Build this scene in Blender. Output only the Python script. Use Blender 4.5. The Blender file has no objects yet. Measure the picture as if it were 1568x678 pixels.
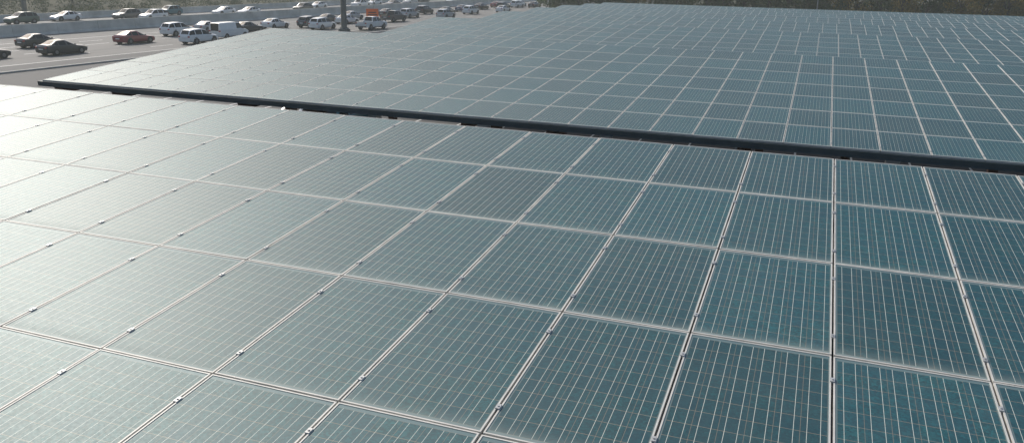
import bpy, bmesh, math, random
from mathutils import Vector, Matrix
random.seed(7)
TH=math.radians(4.4); CAM_H=9.0
CT,ST=math.cos(TH),math.sin(TH)
scene=bpy.context.scene
col=scene.collection

# ---------------------------------------------------------------- helpers
class M:
    def __init__(s): s.v=[];s.f=[];s.m=[];s.uv=[];s.rnd=[]
    def face(s,pts,mat=0,uv=None,r=0.0):
        b=len(s.v); s.v.extend(pts); s.f.append(tuple(range(b,b+len(pts)))); s.m.append(mat)
        s.uv.append(uv); s.rnd.append(r)
    def box(s,x0,x1,y0,y1,z0,z1,mat=0,T=None,bottom=True):
        P=[(x0,y0,z0),(x1,y0,z0),(x1,y1,z0),(x0,y1,z0),(x0,y0,z1),(x1,y0,z1),(x1,y1,z1),(x0,y1,z1)]
        if T: P=[T(p) for p in P]
        b=len(s.v); s.v.extend(P)
        fs=[(4,5,6,7),(0,1,5,4),(1,2,6,5),(2,3,7,6),(3,0,4,7)]
        if bottom: fs.append((3,2,1,0))
        for q in fs:
            s.f.append(tuple(b+i for i in q)); s.m.append(mat); s.uv.append(None); s.rnd.append(0)
    def cyl(s,p0,p1,r0,r1,seg=12,mat=0,caps=True):
        p0=Vector(p0);p1=Vector(p1);d=(p1-p0).normalized()
        a=d.orthogonal().normalized();c=d.cross(a)
        b=len(s.v)
        for (p,r) in ((p0,r0),(p1,r1)):
            for i in range(seg):
                t=2*math.pi*i/seg
                s.v.append(tuple(p+a*(r*math.cos(t))+c*(r*math.sin(t))))
        for i in range(seg):
            j=(i+1)%seg
            s.f.append((b+i,b+j,b+seg+j,b+seg+i)); s.m.append(mat); s.uv.append(None); s.rnd.append(0)
        if caps:
            s.f.append(tuple(b+seg+i for i in range(seg))); s.m.append(mat); s.uv.append(None); s.rnd.append(0)
            s.f.append(tuple(b+seg-1-i for i in range(seg))); s.m.append(mat); s.uv.append(None); s.rnd.append(0)
    def mesh(s,name,mats,smooth=False,attrs=False):
        me=bpy.data.meshes.new(name)
        me.from_pydata([tuple(p) for p in s.v],[],s.f)
        for m in mats: me.materials.append(m)
        me.polygons.foreach_set("material_index",s.m)
        if smooth: me.polygons.foreach_set("use_smooth",[True]*len(s.f))
        if attrs:
            ul=me.uv_layers.new(name="UVMap")
            at=me.attributes.new("rnd",'FLOAT','FACE')
            at.data.foreach_set("value",s.rnd)
            dat=[]
            for fi,f in enumerate(s.f):
                u=s.uv[fi]
                for k in range(len(f)):
                    dat.extend(u[k] if u else (0,0))
            ul.data.foreach_set("uv",dat)
        me.update()
        return me
def obj(name,me,parent=None,loc=None,rotz=0):
    o=bpy.data.objects.new(name,me); col.objects.link(o)
    if parent: o.parent=parent
    if loc: o.location=loc
    o.rotation_euler[2]=rotz
    return o
def empty(name,loc=(0,0,0),rotz=0):
    o=bpy.data.objects.new(name,None); col.objects.link(o); o.location=loc; o.rotation_euler[2]=rotz
    o.empty_display_size=0.3
    return o

class NT:
    def __init__(s,name):
        s.mat=bpy.data.materials.new(name); s.mat.use_nodes=True
        s.t=s.mat.node_tree; s.b=s.t.nodes["Principled BSDF"]
    def n(s,ty,**k):
        x=s.t.nodes.new(ty)
        for a,b in k.items(): setattr(x,a,b)
        return x
    def put(s,sock,val):
        if isinstance(val,bpy.types.NodeSocket): s.t.links.new(val,sock)
        elif val is not None: sock.default_value=val
    def m(s,op,a,b=None,c=None,clamp=False):
        x=s.n("ShaderNodeMath",operation=op); x.use_clamp=clamp
        s.put(x.inputs[0],a); s.put(x.inputs[1],b)
        if c is not None: s.put(x.inputs[2],c)
        return x.outputs[0]
    def mix(s,f,a,b,bt='MIX'):
        x=s.n("ShaderNodeMix",data_type='RGBA',blend_type=bt)
        s.put(x.inputs[0],f)
        s.put(x.inputs[6],a if not isinstance(a,tuple) else (*a,1)); s.put(x.inputs[7],b if not isinstance(b,tuple) else (*b,1))
        return x.outputs[2]
    def noise(s,vec,scale,detail=3,rough=.5):
        x=s.n("ShaderNodeTexNoise"); s.put(x.inputs["Vector"],vec); x.inputs["Scale"].default_value=scale
        x.inputs["Detail"].default_value=detail; x.inputs["Roughness"].default_value=rough
        return x.outputs["Fac"]
    def ramp(s,f,lo,hi,a=0.0,b=1.0):
        x=s.n("ShaderNodeMapRange"); x.clamp=True
        s.put(x.inputs[0],f); x.inputs[1].default_value=lo;x.inputs[2].default_value=hi
        x.inputs[3].default_value=a;x.inputs[4].default_value=b
        return x.outputs[0]
    def obj(s): return s.n("ShaderNodeTexCoord").outputs["Object"]
def simple(name,c,rough=.6,metal=0,noise=0.0,ns=3.0,bump=0,spec=None):
    k=NT(name); b=k.b
    b.inputs["Roughness"].default_value=rough; b.inputs["Metallic"].default_value=metal
    if spec is not None: b.inputs["Specular IOR Level"].default_value=spec
    if noise>0:
        f=k.noise(k.obj(),ns,5,.6)
        k.put(b.inputs["Base Color"],k.mix(k.ramp(f,.3,.7),tuple(x*(1-noise) for x in c),tuple(min(1,x*(1+noise)) for x in c)))
        if bump:
            bp=k.n("ShaderNodeBump"); bp.inputs["Strength"].default_value=bump; k.put(bp.inputs["Height"],f); k.put(b.inputs["Normal"],bp.outputs[0])
    else: b.inputs["Base Color"].default_value=(*c,1)
    return k.mat

# ---------------------------------------------------------------- solar glass material
def glass_mat():
    k=NT("solar_cell_glass"); b=k.b
    uvn=k.n("ShaderNodeUVMap"); uvn.uv_map="UVMap"
    sx=k.n("ShaderNodeSeparateXYZ"); k.put(sx.inputs[0],uvn.outputs[0])
    u,v=sx.outputs[0],sx.outputs[1]
    rnd=k.n("ShaderNodeAttribute"); rnd.attribute_name="rnd"; rnd=rnd.outputs["Fac"]
    P=.1575
    cu=k.m('DIVIDE',k.m('SUBTRACT',u,.012),P); cv=k.m('DIVIDE',k.m('SUBTRACT',v,.030),P)
    fu=k.m('FRACT',cu); fv=k.m('FRACT',cv)
    du=k.m('SUBTRACT',.5,k.m('ABSOLUTE',k.m('SUBTRACT',fu,.5)))
    dv=k.m('SUBTRACT',.5,k.m('ABSOLUTE',k.m('SUBTRACT',fv,.5)))
    gu=k.m('LESS_THAN',du,.010); gv=k.m('LESS_THAN',dv,.010)
    # bus bars at .25/.75
    bb=k.m('LESS_THAN',k.m('ABSOLUTE',k.m('SUBTRACT',du,.25)),.0090)
    om=k.m('MAXIMUM',k.m('MAXIMUM',k.m('LESS_THAN',cu,0.0),k.m('GREATER_THAN',cu,6.0)),
           k.m('MAXIMUM',k.m('LESS_THAN',cv,0.0),k.m('GREATER_THAN',cv,10.0)))
    o=k.obj()
    # polycrystal flecks (two grain sizes)
    vo=k.n("ShaderNodeTexVoronoi"); k.put(vo.inputs["Vector"],o); vo.inputs["Scale"].default_value=75
    bw=k.n("ShaderNodeSeparateColor"); k.put(bw.inputs[0],vo.outputs["Color"])
    vo2=k.n("ShaderNodeTexVoronoi"); k.put(vo2.inputs["Vector"],o); vo2.inputs["Scale"].default_value=28
    bw2=k.n("ShaderNodeSeparateColor"); k.put(bw2.inputs[0],vo2.outputs["Color"])
    cell=k.mix(bw.outputs[0],(.002,.036,.046),(.006,.120,.132))
    cell=k.mix(k.m('MULTIPLY',bw2.outputs[1],.5),cell,(.002,.036,.048))
    # cell-to-cell variation
    wn=k.n("ShaderNodeTexWhiteNoise",noise_dimensions='3D')
    cb=k.n("ShaderNodeCombineXYZ"); k.put(cb.inputs[0],k.m('FLOOR',cu)); k.put(cb.inputs[1],k.m('FLOOR',cv)); k.put(cb.inputs[2],k.m('MULTIPLY',rnd,97.0))
    k.put(wn.inputs["Vector"],cb.outputs[0])
    cell=k.mix(k.ramp(wn.outputs["Value"],0,1,0,.5),cell,(.002,.050,.078))
    cell=k.mix(k.ramp(rnd,0,1,0,.5),cell,(.002,.028,.038))
    c1=k.mix(k.m('MULTIPLY',gv,.75),cell,(.38,.27,.17))
    c1=k.mix(k.m('MULTIPLY',gu,.45),c1,(.38,.27,.18))
    c1=k.mix(bb,c1,(.62,.63,.55))
    c1=k.mix(om,c1,(.10,.16,.17))
    # dust: low frequency film, and a band at lower edge of each panel
    big=k.noise(o,.35,4,.6); mid=k.noise(o,5,5,.65); fine=k.noise(o,45,4,.7)
    edge=k.ramp(k.m('ADD',v,k.m('MULTIPLY',k.m('SUBTRACT',mid,.5),.20)),.0,.16,1,0)
    edge=k.m('POWER',edge,1.6)
    film=k.m('MULTIPLY',k.ramp(big,.3,.75,.012,.070),k.ramp(mid,.25,.75,.4,1.5))
    film=k.m('MULTIPLY',film,k.ramp(fine,.3,.7,.7,1.3))
    dust=k.m('ADD',film,k.m('MULTIPLY',edge,.32),clamp=True)
    base=k.mix(dust,c1,(.32,.34,.30))
    k.put(b.inputs["Base Color"],base)
    b.inputs["IOR"].default_value=1.46
    b.inputs["Specular Tint"].default_value=(.84,1,.96,1)
    rr=k.m('ADD',k.ramp(fine,.3,.7,.51,.57),k.m('MULTIPLY',dust,.2))
    k.put(b.inputs["Roughness"],rr)
    return k.mat
G=glass_mat()
frameM=simple("aluminium_frame",(.56,.54,.49),.6,.1,.12,6)
clampM=simple("clamp_steel",(.42,.42,.41),.5,.3,.2,20)
darkSteel=simple("dark_painted_steel",(.045,.065,.068),.7,0,.25,2)
rustSteel=simple("primer_steel",(.12,.06,.045),.7,0,.3,3)
galv=simple("galvanised_steel",(.33,.34,.33),.5,.6,.15,4)

PW,PL=.985,1.662; CX,CY=1.0,1.68
def carport(d,u0,x0,ncol,nrow,fine=True,end_extra=0):
    """plane at distance d below the reference plane, first row starts at u0"""
    root=empty("solar_carport",(x0+ncol/2,u0*CT,0))
    def T(p):
        x,u,z=p; z-=d
        return (x-root.location.x, u*CT-z*ST-root.location.y, CAM_H+u*ST+z*CT)
    g=M(); fr=M(); cl=M()
    for i in range(ncol):
        for j in range(nrow):
            xa=x0+i*CX+(CX-PW)/2; ya=u0+j*CY+(CY-PL)/2
            xb,yb=xa+PW,ya+PL; xc,yc=(xa+xb)/2,(ya+yb)/2
            a,bb=random.gauss(0,.0022),random.gauss(0,.0016); zo=random.uniform(-.001,.001)
            a=max(-.004,min(.004,a)); bb=max(-.003,min(.003,bb))
            Z=lambda x,y,z: (x,y,z+zo+a*(x-xc)+bb*(y-yc))
            w=.011
            g.face([T(Z(xa+w,ya+w,-.004)),T(Z(xb-w,ya+w,-.004)),T(Z(xb-w,yb-w,-.004)),T(Z(xa+w,yb-w,-.004))],0,
                   [(0,0),(PW-2*w,0),(PW-2*w,PL-2*w),(0,PL-2*w)],random.random())
            O=[(xa,ya),(xb,ya),(xb,yb),(xa,yb)]; I=[(xa+w,ya+w),(xb-w,ya+w),(xb-w,yb-w),(xa+w,yb-w)]
            b=len(fr.v)
            for (ring,z) in ((O,-.04),(O,0),(I,0),(I,-.006)):
                for (x,y) in ring: fr.v.append(T(Z(x,y,z)))
            for r in range(3):
                for q in range(4):
                    q2=(q+1)%4
                    fr.f.append((b+r*4+q,b+r*4+q2,b+r*4+4+q2,b+r*4+4+q)); fr.m.append(0); fr.uv.append(None); fr.rnd.append(0)
            if fine:
                for yy in (.17,.80):
                    yq=ya+yy*PL
                    cl.box(xa-CX+PW-.008,xa+.008,yq-.025,yq+.025,-.01,.007,0,T,False)
                    cl.cyl(T((xa-.0075,yq,.007)),T((xa-.0075,yq,.013)),.007,.007,6)
    obj("panel_glass",g.mesh("panel_glass",[G],attrs=True),root)
    obj("panel_frames",fr.mesh("panel_frames",[frameM]),root)
    if fine: obj("mid_clamps",cl.mesh("mid_clamps",[clampM]),root)
    # structure
    st=M(); X0,X1=x0-.05,x0+ncol*CX+.05; UL=nrow*CY
    for j in range(nrow):
        for q in (.22,.78):
            uu=u0+(j+q)*CY
            st.box(X0,X1,uu-.035,uu+.035,-.20,-.045,0,T)
    obj("purlins",st.mesh("purlins",[galv]),root)
    fb=M()
    for uu in (u0-.03,u0+UL-.03):
        fb.box(X0-.1,X1+.1,uu-.02,uu+.05,-.18,-.045,0,T)
        fb.box(X0-.1,X1+.1,uu-.06,uu-.02,-.18,-.165,0,T)
    for xx in (X0-.1,X1+.03):
        fb.box(xx,xx+.07,u0+.02,u0+UL-.05,-.17,-.05,0,T)
    obj("fascia_beams",fb.mesh("fascia_beams",[darkSteel]),root)
    ra=M(); cols=M()
    x=X0+.4
    xs=[]
    while x<X1-.3:
        xs.append(x); x+=2.3 if len(xs)%2 else 4.6
    for x in xs:
        for (z0,z1,hw) in ((-.23,-.205,.09),(-.45,-.23,.02),(-.475,-.45,.09)):
            ra.box(x-hw,x+hw,u0+.1,u0+UL-.15,z0,z1,0,T)
    for x in xs[::2]:
        for uu in (u0+UL*.22,u0+UL*.78):
            p=T((x,uu,-.475))
            cols.box(p[0]-.13,p[0]+.13,p[1]-.13,p[1]+.13,0.9,p[2],0)
            cols.box(p[0]-.3,p[0]+.3,p[1]-.3,p[1]+.3,0,.9,1)
    obj("rafters",ra.mesh("rafters",[rustSteel]),root)
    obj("columns",cols.mesh("columns",[rustSteel,concM]),root)
    return root
concM=simple("cast_concrete",(.36,.35,.32),.85,0,.18,.8)

carport(3.0,10.54-9*CY,-22.64,54,9)
arr=[(5.0,18.5,-22.47,62,7,True)]
D=2.0; PER=19.8
lefts=[24.3,27,30,33,35.5,37.5]
for i,l in enumerate(lefts):
    arr.append((7.0+D*i, 38.3+PER*i, -l+random.uniform(-.4,.4), int(l+44+i*3), 7, i<1))
for a in arr: carport(*a)

# ---------------------------------------------------------------- ground, freeway
def ground_mat():
    k=NT("dry_ground"); o=k.obj()
    f1=k.noise(o,.05,6,.6); f2=k.noise(o,.8,5,.7)
    c=k.mix(k.ramp(f1,.35,.65),(.030,.038,.020),(.085,.075,.048))
    c=k.mix(k.ramp(f2,.3,.7,0,.7),c,(.034,.034,.022))
    k.put(k.b.inputs["Base Color"],c); k.b.inputs["Roughness"].default_value=1
    k.b.inputs["Specular IOR Level"].default_value=.1
    return k.mat
def paving(name,c,dirt,seam=None,rough=.85):
    k=NT(name); o=k.obj()
    f1=k.noise(o,.12,5,.6); f2=k.noise(o,14,4,.7)
    mp=k.n("ShaderNodeMapping"); k.put(mp.inputs[0],o); mp.inputs["Scale"].default_value=(1.1,.02,1)
    f3=k.noise(mp.outputs[0],1.0,4,.6)
    x=k.mix(k.ramp(f1,.3,.7,0,.7),c,dirt); x=k.mix(k.ramp(f3,.42,.66,0,.75),x,dirt)
    x=k.mix(k.ramp(f2,.3,.7,0,.25),x,tuple(q*.5 for q in c))
    if seam:
        s=k.n("ShaderNodeSeparateXYZ"); k.put(s.inputs[0],o)
        g=k.m('LESS_THAN',k.m('FRACT',k.m('DIVIDE',s.outputs[1],seam)),.012)
        x=k.mix(k.m('MULTIPLY',g,.5),x,(.05,.05,.05))
    k.put(k.b.inputs["Base Color"],x); k.b.inputs["Roughness"].default_value=rough
    return k.mat
asph=paving("asphalt",(.060,.060,.058),(.045,.045,.046))
conc_road=paving("concrete_road",(.175,.165,.15),(.095,.093,.088),4.6)
whiteP=simple("road_paint",(.70,.70,.66),.6,0,.2,6)
m=M(); m.face([(-1500,-600,0),(1500,-600,0),(1500,3000,0),(-1500,3000,0)])
obj("ground",m.mesh("ground",[ground_mat()]))
SK=.06
def F(a,y): return a+SK*(y-80)
def strip(mm,a0,a1,y0,y1,z,mat=0): mm.face([(F(a0,y0),y0,z),(F(a1,y0),y0,z),(F(a1,y1),y1,z),(F(a0,y1),y1,z)],mat)
m=M(); 
m.face([(F(-60,-60),-60,.004),(90,-60,.004),(90,175,.004),(F(-60,175),175,.004)])
obj("parking_lot",m.mesh("parking_lot",[asph]))
m=M()
for y in (13.5,33.3,53):
    x=-50
    while x<60:
        for dy in (0,7.5): m.box(x,x+.1,y+dy,y+dy+5,.004,.008,0,None,False)
        x+=2.75
obj("parking_markings",m.mesh("parking_markings",[whiteP]))
fw=empty("freeway")
m=M(); strip(m,-113,-60.5,-80,900,.008); obj("carriageway",m.mesh("carriageway",[conc_road]),fw)
m=M()
m2=M(); strip(m2,-64.5,-60.5,-80,900,.012); obj("shoulder",m2.mesh("shoulder",[asph]),fw)
for a in (-79.4,-75.8,-72.2,-68.6,-106.2,-102.6,-99):
    y=-40+random.random()*3
    while y<420:
        strip(m,a-.07,a+.07,y,y+3.2,.016); y+=11
for a in (-83.2,-64.9,-110.2,-95.2): strip(m,a-.07,a+.07,-60,500,.016)
obj("lane_markings",m.mesh("lane_markings",[whiteP]),fw)
m=M(); 
def sbox(mm,a0,a1,y0,y1,z0,z1,mat=0):
    T=lambda p:(F(p[0],p[1]),p[1],p[2]); mm.box(a0,a1,y0,y1,z0,z1,mat,T)
sbox(m,-60.5,-60.2,-80,400,0,.14); obj("kerb",m.mesh("kerb",[concM]),fw)
def jersey(name,a,h=1.0):
    mm=M(); prof=[(-.38,0),(-.38,.08),(-.18,.33),(-.1,h),(.1,h),(.18,.33),(.38,.08),(.38,0)]
    y=-60
    while y<520:
        L=6.06
        for q in range(len(prof)-1):
            p,r=prof[q],prof[q+1]
            mm.face([(F(a+p[0],y),y,p[1]),(F(a+p[0],y+L-.05),y+L-.05,p[1]),(F(a+r[0],y+L-.05),y+L-.05,r[1]),(F(a+r[0],y),y,r[1])])
        for yy in (y,y+L-.05):
            mm.face([(F(a+p[0],yy),yy,p[1]) for p in prof])
        y+=L
    return obj(name,mm.mesh(name,[barM]))
barM=simple("barrier_concrete",(.46,.45,.41),.85,0,.28,.35)
jersey("concrete_barrier",-90.8,1.4); jersey("concrete_barrier",-113.4,1.1)

# ---------------------------------------------------------------- vehicles
paint={}
def pm(c):
    if c not in paint:
        k=NT("car_paint"); b=k.b
        f=k.noise(k.obj(),2.5,3,.5)
        k.put(b.inputs["Base Color"],k.mix(k.ramp(f,.3,.7,0,.25),c,tuple(x*.7+.015 for x in c)))
        b.inputs["Roughness"].default_value=.32; b.inputs["Coat Weight"].default_value=.6; b.inputs["Coat Roughness"].default_value=.12
        paint[c]=k.mat
    return paint[c]
winM=simple("tinted_window",(.012,.015,.017),.12,0,spec=.3)
tyreM=simple("tyre_rubber",(.015,.015,.015),.85)
rimM=simple("alloy_rim",(.16,.16,.165),.45,.6)
lampM=simple("headlamp_lens",(.6,.62,.62),.2)
tailM=simple("tail_lamp_lens",(.28,.012,.01),.3)
trimM=simple("black_plastic_trim",(.02,.02,.02),.6)
# station: (x, w_belt, z_bottom, z_belt, z_top, roof half width)
SED=[(2.33,.60,.30,.50,.56,.45),(2.22,.80,.22,.62,.68,.60),(1.9,.88,.20,.72,.79,.66),(1.0,.905,.20,.84,.92,.70),(.82,.91,.20,.87,.96,.71),(-.02,.91,.20,.90,1.38,.58),(-.10,.91,.20,.90,1.40,.58),(-.18,.91,.20,.90,1.415,.58),(-.95,.91,.20,.92,1.40,.57),(-1.05,.91,.20,.92,1.385,.56),(-1.75,.90,.20,.94,1.06,.68),(-2.2,.86,.24,.92,1.02,.66),(-2.36,.78,.30,.70,.80,.60)]
SUV=[(2.28,.64,.34,.62,.68,.5),(2.16,.84,.28,.78,.84,.62),(1.9,.90,.26,.88,.96,.68),(1.1,.93,.26,.98,1.07,.74),(.95,.93,.26,1.0,1.10,.75),(.25,.93,.26,1.02,1.62,.66),(-.25,.93,.26,1.02,1.68,.66),(-.34,.93,.26,1.02,1.685,.66),(-1.3,.93,.26,1.04,1.66,.65),(-1.4,.93,.26,1.04,1.655,.65),(-1.95,.92,.26,1.06,1.56,.62),(-2.22,.90,.30,1.05,1.14,.70),(-2.32,.84,.34,.78,.86,.66)]
VAN=[(2.55,.66,.34,.66,.72,.5),(2.42,.90,.28,.86,.92,.66),(2.2,.95,.26,.98,1.06,.74),(1.75,.97,.26,1.10,1.20,.8),(1.65,.97,.26,1.12,1.24,.8),(1.0,.98,.26,1.15,1.92,.78),(.3,.98,.26,1.16,1.98,.80),(.2,.98,.26,1.16,1.98,.80),(-1.0,.98,.26,1.16,1.98,.80),(-1.1,.98,.26,1.16,1.98,.80),(-2.35,.98,.26,1.16,1.95,.80),(-2.5,.96,.28,1.14,1.90,.78),(-2.56,.92,.32,.9,1.0,.74)]
def tubeprof(S,kind):
    m=M()
    def ring(s):
        x,w,zb,zl,zt,wr=s; h=zt-zl
        a=.10 if h>.3 else .25; b=.90 if h>.3 else .8
        return [(x,0,zb),(x,w*.90,zb),(x,w,zb+.16),(x,w*1.015,(zb+zl)/2+.05),(x,w*.985,zl),
                (x,w*.985+(wr-w*.985)*a,zl+h*a),(x,w*.985+(wr-w*.985)*b,zl+h*b),(x,wr*.93,zt),(x,wr*.80,zt+.012),(x,0,zt+.03)]
    R=[ring(s) for s in S]; n=len(R[0])
    for sgn in (1,-1):
        base=len(m.v)
        for r in R:
            for p in r: m.v.append((p[0],p[1]*sgn,p[2]))
        for i in range(len(R)-1):
            ha,hb=S[i][4]-S[i][3],S[i+1][4]-S[i+1][3]
            for q in range(n-1):
                mat=0
                if q==5 and (ha>.3 or hb>.3):
                    narrow=(S[i][0]-S[i+1][0])<.12
                    if not (ha>.3 and hb>.3 and narrow): mat=1
                    if kind=='van' and S[i][0]<.25: mat=0
                if q in (8,) and ((ha<.3)!=(hb<.3)): mat=1
                if q in (0,) : mat=2
                a=base+i*n+q
                f=(a,a+1,a+n+1,a+n) if sgn<0 else (a,a+n,a+n+1,a+1)
                m.f.append(f); m.m.append(mat); m.uv.append(None); m.rnd.append(0)
        for (i,fl) in ((0,1),(len(R)-1,-1)):
            f=[base+i*n+q for q in range(n)]
            if fl*sgn<0: f=f[::-1]
            m.f.append(tuple(f)); m.m.append(0); m.uv.append(None); m.rnd.append(0)
    return m
def make_type(kind):
    """returns list of (partname, M, mats, smooth)"""
    if kind=='sedan': S=SED; wb=(1.42,-1.38); wr=.33; tw=.80
    elif kind=='suv': S=SUV; wb=(1.40,-1.36); wr=.37; tw=.82
    elif kind=='van': S=VAN; wb=(1.65,-1.55); wr=.36; tw=.86
    else: S=None; wb=(1.75,-1.75); wr=.40; tw=.86
    if kind=='pickup':
        P=[(2.85,.70,.42,.70,.78,.6),(2.75,.90,.36,.92,1.0,.72),(2.4,.95,.34,1.04,1.12,.78),(1.5,.97,.34,1.10,1.19,.80),(1.35,.97,.34,1.12,1.22,.80),(.75,.97,.34,1.14,1.78,.68),(.1,.97,.34,1.14,1.84,.68),(.0,.97,.34,1.14,1.845,.68),(-.75,.97,.34,1.14,1.82,.68),(-.8,.97,.34,1.14,1.80,.68),(-.98,.97,.34,1.14,1.24,.80),(-1.0,.97,.34,1.12,1.20,.80)]
        body=tubeprof(P,kind)
        # bed
        for sgn in (1,-1):
            y0,y1=sorted((sgn*.97,sgn*.86)); body.box(-2.82,-1.02,y0,y1,.42,1.14,0)
        body.box(-2.88,-2.80,-.965,.965,.46,1.13,0); body.box(-2.80,-1.02,-.86,.86,.55,.62,2)
        body.box(-3.0,-2.9,-.9,.9,.42,.62,3)
        rear=-2.885
    else:
        body=tubeprof(S,kind); rear=S[-1][0]
    wh=M()
    for x in wb:
        for sgn in (1,-1):
            wh.cyl((x,sgn*(tw-.12),wr),(x,sgn*(tw+.135),wr),wr,wr,18,0)
            wh.cyl((x,sgn*(tw+.136),wr),(x,sgn*(tw+.146),wr),wr*.56,wr*.48,10,1)
            # wheel-arch liner
            wh.cyl((x,sgn*(tw-.1),wr+.03),(x,sgn*(tw+.118),wr+.03),wr+.07,wr+.07,18,2)
    de=M(); fx=(P if kind=='pickup' else S)
    zf=fx[1][3]; wf=fx[1][1]; xf=fx[1][0]
    zr=(fx[-1][3]+.05) if kind!='pickup' else .95; wrr=fx[-1][1] if kind!='pickup' else .95
    for sgn in (1,-1):
        y0,y1=sorted((sgn*wf*.98,sgn*wf*.58)); de.box(xf-.12,xf+.06,y0,y1,zf-.12,zf+.01,0)
        y0,y1=sorted((sgn*wrr*1.0,sgn*wrr*.70)); de.box(rear-.02,rear+.10,y0,y1,zr-.02,zr+.14,1)
        # mirrors
        mx=fx[4][0]-.12; my=fx[4][1]
        y0,y1=sorted((sgn*(my+.0),sgn*(my+.16))); de.box(mx-.05,mx+.05,y0,y1,fx[4][3]+.05,fx[4][3]+.16,2)
        # side sill
        y0,y1=sorted((sgn*(my-.05),sgn*(my+.005))); de.box(wb[1]+.45,wb[0]-.45,y0,y1,fx[4][2]-.03,fx[4][2]+.06,2)
    de.box(xf+.02,xf+.085,-.45,.45,zf-.28,zf-.08,2)      # grille
    de.box(rear-.03,rear+.02,-.28,.28,zr-.16,zr-.05,0)  # plate
    bm=body; 
    return bm,wh,de
TYPES={}
def vehicle(name,kind,c,a,y,heading=1,world=False,rot=None):
    if kind not in TYPES:
        b,w,d=make_type(kind); TYPES[kind]=(b,w.mesh("wheels",[tyreM,rimM,trimM]),d.mesh("lamps_and_trim",[lampM,tailM,trimM]))
    b,w,d=TYPES[kind]
    key=(kind,c)
    if key not in TYPES: TYPES[key]=b.mesh("body",[pm(c),winM,trimM,rimM])
    rz=rot if rot is not None else (math.pi/2 if heading>0 else -math.pi/2)-math.atan(SK)+random.uniform(-.015,.015)
    z=.004 if world else .008
    r=empty(name,(a,y,z),rz)
    obj("body",TYPES[key],r); obj("wheels",w,r); obj("lamps_and_trim",d,r)
    return r
BLK=(.012,.014,.017);DG=(.05,.055,.06);WH=(.66,.67,.66);SIL=(.36,.37,.38);RED=(.20,.010,.018);TEAL=(.02,.13,.16);BLU=(.03,.05,.11);GRN=(.04,.08,.06)
near=[("sedan",BLK,-72.6,55),("sedan",BLK,-78.2,66),("sedan",BLK,-70.6,62),("sedan",RED,-73.6,74.5),("suv",WH,-67.6,78.2),("suv",WH,-77.1,85.5),("van",WH,-69.4,85.8),
("sedan",SIL,-78,92.5),("sedan",BLK,-73.6,95),("sedan",WH,-75,103),("suv",DG,-71.9,107.5),("suv",WH,-68.4,105.3),("sedan",BLK,-75.3,118),("pickup",WH,-62.6,109.5),("pickup",DG,-68.3,127),
("sedan",WH,-72,118),("sedan",SIL,-77,128),("suv",BLK,-74.8,152),("sedan",DG,-71.2,155),("suv",WH,-67.5,158.5),("sedan",BLK,-73.2,178),("suv",BLK,-69.4,182),("sedan",WH,-72,201),("sedan",SIL,-67.4,214),
("sedan",BLK,-76.5,140),("suv",SIL,-71.5,139),("sedan",BLU,-72.5,166),("suv",WH,-70,193),("sedan",BLK,-66.5,196),("suv",BLK,-72,226),("sedan",WH,-65,231),("van",WH,-61,215),
("suv",SIL,-65.5,142),("sedan",WH,-64.8,170),("sedan",RED,-74,190),("suv",BLK,-62.5,205),("pickup",BLK,-69,238),("sedan",WH,-62,246),("suv",DG,-66,258)]
for kd,c,x,y in near: vehicle({"sedan":"sedan_car","suv":"suv_car","van":"white_van","pickup":"pickup_truck"}[kd],kd,c,x,y,1)
far=[("suv",GRN,-108.5,89),("sedan",WH,-109.5,97.5),("suv",DG,-104.8,105),("suv",WH,-100.8,106.5),("suv",TEAL,-108,118),("sedan",WH,-102,125),("sedan",WH,-98.8,128),("suv",BLK,-98,144),("sedan",WH,-103,157),("pickup",WH,-97.6,166),("sedan",BLK,-95.5,177),("suv",SIL,-96,187),("sedan",WH,-101,178),("suv",BLK,-99,200),("sedan",WH,-92.5,205),("sedan",SIL,-94,222)]
for kd,c,x,y in far: vehicle({"sedan":"sedan_car","suv":"suv_car","van":"white_van","pickup":"pickup_truck"}[kd],kd,c,x,y,-1)
for kd,c,x,y in [("sedan",WH,-27.6,40.5),("suv",TEAL,-24.8,40.3),("sedan",WH,-19.3,36),("suv",SIL,-13.8,35.8),("sedan",BLK,-30.6,36),("sedan",RED,-8.3,36),("suv",WH,-33.5,55),("sedan",BLU,-2.8,36)]:
    vehicle("parked_car",kd,c,x,y,1,True,math.pi/2+random.uniform(-.03,.03))

# ---------------------------------------------------------------- poles and signs
poleM=simple("painted_steel_pole",(.10,.105,.10),.6,.2,.15,1)
greenM=simple("sign_green",(.01,.16,.09),.5,0,.1,2); orangeM=simple("sign_orange",(.75,.13,.02),.5,0,.1,2); signW=simple("sign_white",(.75,.75,.72),.5)
def mast(name,x,y,h,r,mat):
    p=empty(name,(x,y,0)); m=M()
    m.cyl((0,0,0),(0,0,.35),r*2.0,r*2.0,20); m.cyl((0,0,.35),(0,0,.45),r*1.6,r*1.5,20)
    m.cyl((0,0,.45),(0,0,h),r,r*.8,20)
    for i in range(8):
        t=i*math.pi/4; m.cyl((r*1.35*math.cos(t),r*1.35*math.sin(t),.45),(r*1.35*math.cos(t),r*1.35*math.sin(t),.55),.04,.04,6)
    obj("pole",m.mesh("pole",[mat],False),p); return p
p=mast("billboard_mast",-64,104,16,.42,poleM)
m=M(); m.box(-6,6,-.5,-.2,15,19.5,0); m.box(-5.8,5.8,-.2,.3,15.3,15.6,0); m.box(-5.8,5.8,-.2,.3,18.8,19.1,0); obj("sign_board",m.mesh("sign_board",[simple("billboard_face",(.6,.6,.58),.6,0,.1,1)]),p)
p=mast("street_lamp",-114.8,95,12,.36,poleM)
m=M(); m.cyl((0,0,11.8),(2.5,0,12.4),.09,.07,8); m.box(2.3,3.2,-.2,.2,12.32,12.5); obj("lamp_arm",m.mesh("lamp_arm",[poleM]),p)
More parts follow.
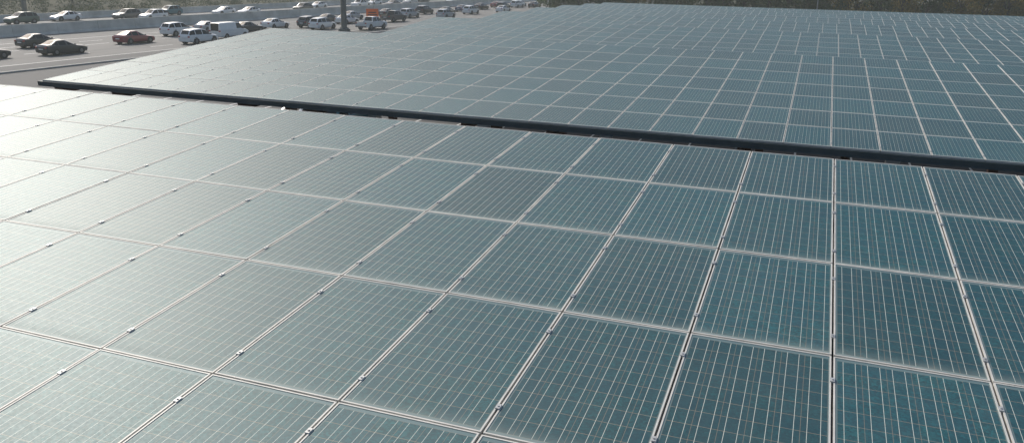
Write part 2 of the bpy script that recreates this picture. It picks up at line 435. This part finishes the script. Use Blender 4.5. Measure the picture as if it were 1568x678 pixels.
p=mast("street_lamp",-1,168,11,.11,galv)
m=M(); m.cyl((0,0,10.8),(2.2,0,11.4),.07,.05,8); m.box(2.0,2.8,-.16,.16,11.34,11.5); obj("lamp_arm",m.mesh("lamp_arm",[galv]),p)
p=empty("highway_sign",(-90.4+SK*70+.9,150,0)); m=M()
m.cyl((0,0,0),(0,0,4.2),.09,.09,8,0); m.box(-1.2,1.2,-.1,-.05,2.6,4.3,1); m.box(-1.1,1.1,-.106,-.101,2.68,2.74,2); m.box(-1.1,1.1,-.106,-.101,4.16,4.22,2); m.box(-.8,.8,-.106,-.101,3.3,3.5,2); m.box(-.6,.6,-.106,-.101,3.75,3.92,2)
obj("panel_and_post",m.mesh("panel_and_post",[galv,greenM,signW]),p)
p=empty("roadwork_sign",(-66.2,116,0),math.radians(28)); m=M()
for sx in (-.6,.6): m.cyl((sx,0,0),(sx,0,2.0),.04,.04,8,0)
m.box(-.95,.95,-.06,-.03,1.0,2.6,1); m.box(-.7,.7,-.066,-.062,1.6,1.75,2); m.box(-.6,.6,-.066,-.062,1.95,2.1,2); m.box(-.9,.9,-.3,.3,0,.08,0)
obj("panel_and_post",m.mesh("panel_and_post",[galv,orangeM,trimM]),p)

# ---------------------------------------------------------------- vegetation
def leaf_mat(name,a,b):
    k=NT(name); r=k.n("ShaderNodeAttribute"); r.attribute_name="rnd"
    f=k.noise(k.obj(),.35,3,.6)
    c=k.mix(r.outputs["Fac"],a,b); c=k.mix(k.ramp(f,.3,.7,0,.5),c,tuple(x*.45 for x in a))
    k.put(k.b.inputs["Base Color"],c); k.b.inputs["Roughness"].default_value=.7
    tr=k.n("ShaderNodeBsdfTranslucent"); k.put(tr.inputs[0],c)
    mx=k.n("ShaderNodeMixShader"); mx.inputs[0].default_value=.45
    k.put(mx.inputs[1],k.b.outputs[0]); k.put(mx.inputs[2],tr.outputs[0])
    k.put(k.t.nodes["Material Output"].inputs[0],mx.outputs[0])
    return k.mat
leafA=leaf_mat("autumn_foliage",(.15,.12,.022),(.33,.24,.055)); leafB=leaf_mat("green_foliage",(.036,.066,.024),(.10,.13,.04)); leafC=leaf_mat("scrub_foliage",(.022,.036,.018),(.070,.078,.036))
bark=simple("bark",(.07,.055,.04),.9,0,.3,4)
def clump(m,c,r,n,size,flat=.8):
    for _ in range(n):
        d=Vector((random.gauss(0,1),random.gauss(0,1),random.gauss(0,1))).normalized()*(r*random.uniform(.45,1.05))
        p=Vector(c)+Vector((d.x,d.y,d.z*flat))
        a=Vector((random.gauss(0,1),random.gauss(0,1),random.gauss(0,.7))).normalized(); b=a.orthogonal().normalized(); b=(b*math.cos(random.random()*6)+a.cross(b)*math.sin(random.random()*6)).normalized()
        c2=a.cross(b); s=size*random.uniform(.6,1.3)
        m.face([tuple(p-b*s),tuple(p-c2*s*.5),tuple(p+b*s),tuple(p+c2*s*.5)],1,None,random.random())
def tree_mesh(name,h,w,leaf,seed):
    random.seed(seed); m=M()
    m.cyl((0,0,0),(random.uniform(-.2,.2),0,h*.45),.22,.14,8,0)
    for i in range(7):
        t=i*2.4; z=h*random.uniform(.2,.4); rr=w*random.uniform(.5,.8)
        m.cyl((0,0,z),(rr*math.cos(t),rr*math.sin(t),h*random.uniform(.55,.85)),.09,.03,6,0)
    for i in range(40):
        t=random.random()*6.283; zz=random.random()
        prof=math.sin(math.pi*min(1,max(.12,(zz*.85+.12))))**.6
        rr=w*prof*math.sqrt(random.random())*.95
        clump(m,(rr*math.cos(t),rr*math.sin(t),h*(.12+.82*zz)),random.uniform(.6,1.15)*w*.33,70,.19)
    return m.mesh(name,[bark,leaf],attrs=True)
TM=[tree_mesh("tree_crown",9,3.6,leafA,1),tree_mesh("tree_crown",10,3.9,leafA,2),tree_mesh("tree_crown",9.5,3.4,leafB,3),tree_mesh("tree_crown",8.5,3.7,leafB,4)]
random.seed(11)
root=empty("tree_row",(0,172,0))
x=-56
while x<95:
    for row in range(2):
        k=random.choice([0,1,2,1,0,3]) if x>0 else random.choice([2,3,2,3,2,0])
        if row: k=random.choice([2,3])
        o=obj("tree",TM[k],root,(x+random.uniform(-1,1),row*6+random.uniform(-1.5,1.5),0),random.random()*6)
        sc=random.uniform(.95,1.25); o.scale=(sc,sc,sc*random.uniform(.9,1.1))
    x+=random.uniform(3.4,4.8)
# scrub beyond freeway
m=M()
for _ in range(1300):
    y=random.uniform(55,420); a=-115.5-(random.random()**1.4)*60
    s=random.uniform(.35,1.3)*(1.0+max(0,(-a-118))/45)
    clump(m,(F(a,y),y,s*.4),s,46,.11+.07*s,.6)
obj("scrub_vegetation",m.mesh("scrub_vegetation",[bark,leafC],attrs=True))
root=empty("distant_tree_line",(-150,200,0))
for _ in range(130):
    y=random.uniform(90,620); a=-150-random.random()*70-(y-110)*.05
    o=obj("tree",TM[random.choice([2,3])],root,(F(a,y)+150,y-200,0),random.random()*6); sc=random.uniform(.6,1.2); o.scale=(sc,sc,sc)
for _ in range(60):
    o=obj("tree",TM[random.choice([2,3])],root,(random.uniform(-110,-20)+150,random.uniform(420,520)-200,0),random.random()*6)

# ---------------------------------------------------------------- thin haze layer (real volume over the whole site)
hz=bpy.data.materials.new("haze"); hz.use_nodes=True; hn=hz.node_tree; hn.nodes.clear()
ho=hn.nodes.new("ShaderNodeOutputMaterial"); hs=hn.nodes.new("ShaderNodeVolumeScatter")
hs.inputs["Density"].default_value=.0005; hs.inputs["Anisotropy"].default_value=.3; hs.inputs["Color"].default_value=(.92,1,.97,1)
hn.links.new(hs.outputs[0],ho.inputs["Volume"])
m=M(); m.box(-420,260,-60,640,-2,26); obj("haze",m.mesh("haze",[hz]))

# ---------------------------------------------------------------- light
SUN_EL=math.radians(36); AZ=math.radians(58)   # azimuth to the left of +Y
sd=Vector((-math.sin(AZ)*math.cos(SUN_EL),math.cos(AZ)*math.cos(SUN_EL),math.sin(SUN_EL)))
L=bpy.data.lights.new("sun",'SUN'); L.energy=3.6; L.angle=math.radians(.53); L.color=(1,.96,.89)
lo=bpy.data.objects.new("sun",L); col.objects.link(lo); lo.rotation_euler=sd.to_track_quat('Z','Y').to_euler(); lo.location=(0,0,60)
W=bpy.data.worlds.new("World"); scene.world=W; W.use_nodes=True
nt=W.node_tree; bg=nt.nodes["Background"]; sk=nt.nodes.new("ShaderNodeTexSky"); sk.sky_type='NISHITA'; sk.sun_disc=False
sk.sun_elevation=SUN_EL; sk.sun_rotation=-AZ; sk.air_density=1.0; sk.dust_density=2.4; sk.ozone_density=1.1
nt.links.new(sk.outputs[0],bg.inputs[0]); bg.inputs[1].default_value=.14

# ---------------------------------------------------------------- camera
e1=Vector((497,491,-1247)).normalized(); e2=Vector((-3584,459,-1247)); e2=(e2-e2.dot(e1)*e1).normalized(); n=e1.cross(e2)
U=Vector((0,CT,ST));V=Vector((-1,0,0));N=Vector((0,-ST,CT))
w=lambda v:U*v.dot(e1)+V*v.dot(e2)+N*v.dot(n)
a,b,c=w(Vector((1,0,0))),w(Vector((0,1,0))),w(Vector((0,0,1)))
cam=bpy.data.cameras.new("camera"); co=bpy.data.objects.new("camera",cam); col.objects.link(co)
mt=Matrix((a,b,c)).transposed().to_4x4(); mt.translation=(0,0,CAM_H); co.matrix_world=mt
cam.lens=28.63; cam.sensor_width=36; cam.clip_end=5000; cam.clip_start=.05
scene.camera=co
scene.view_settings.view_transform='Standard'; scene.view_settings.look='None'; scene.view_settings.exposure=0
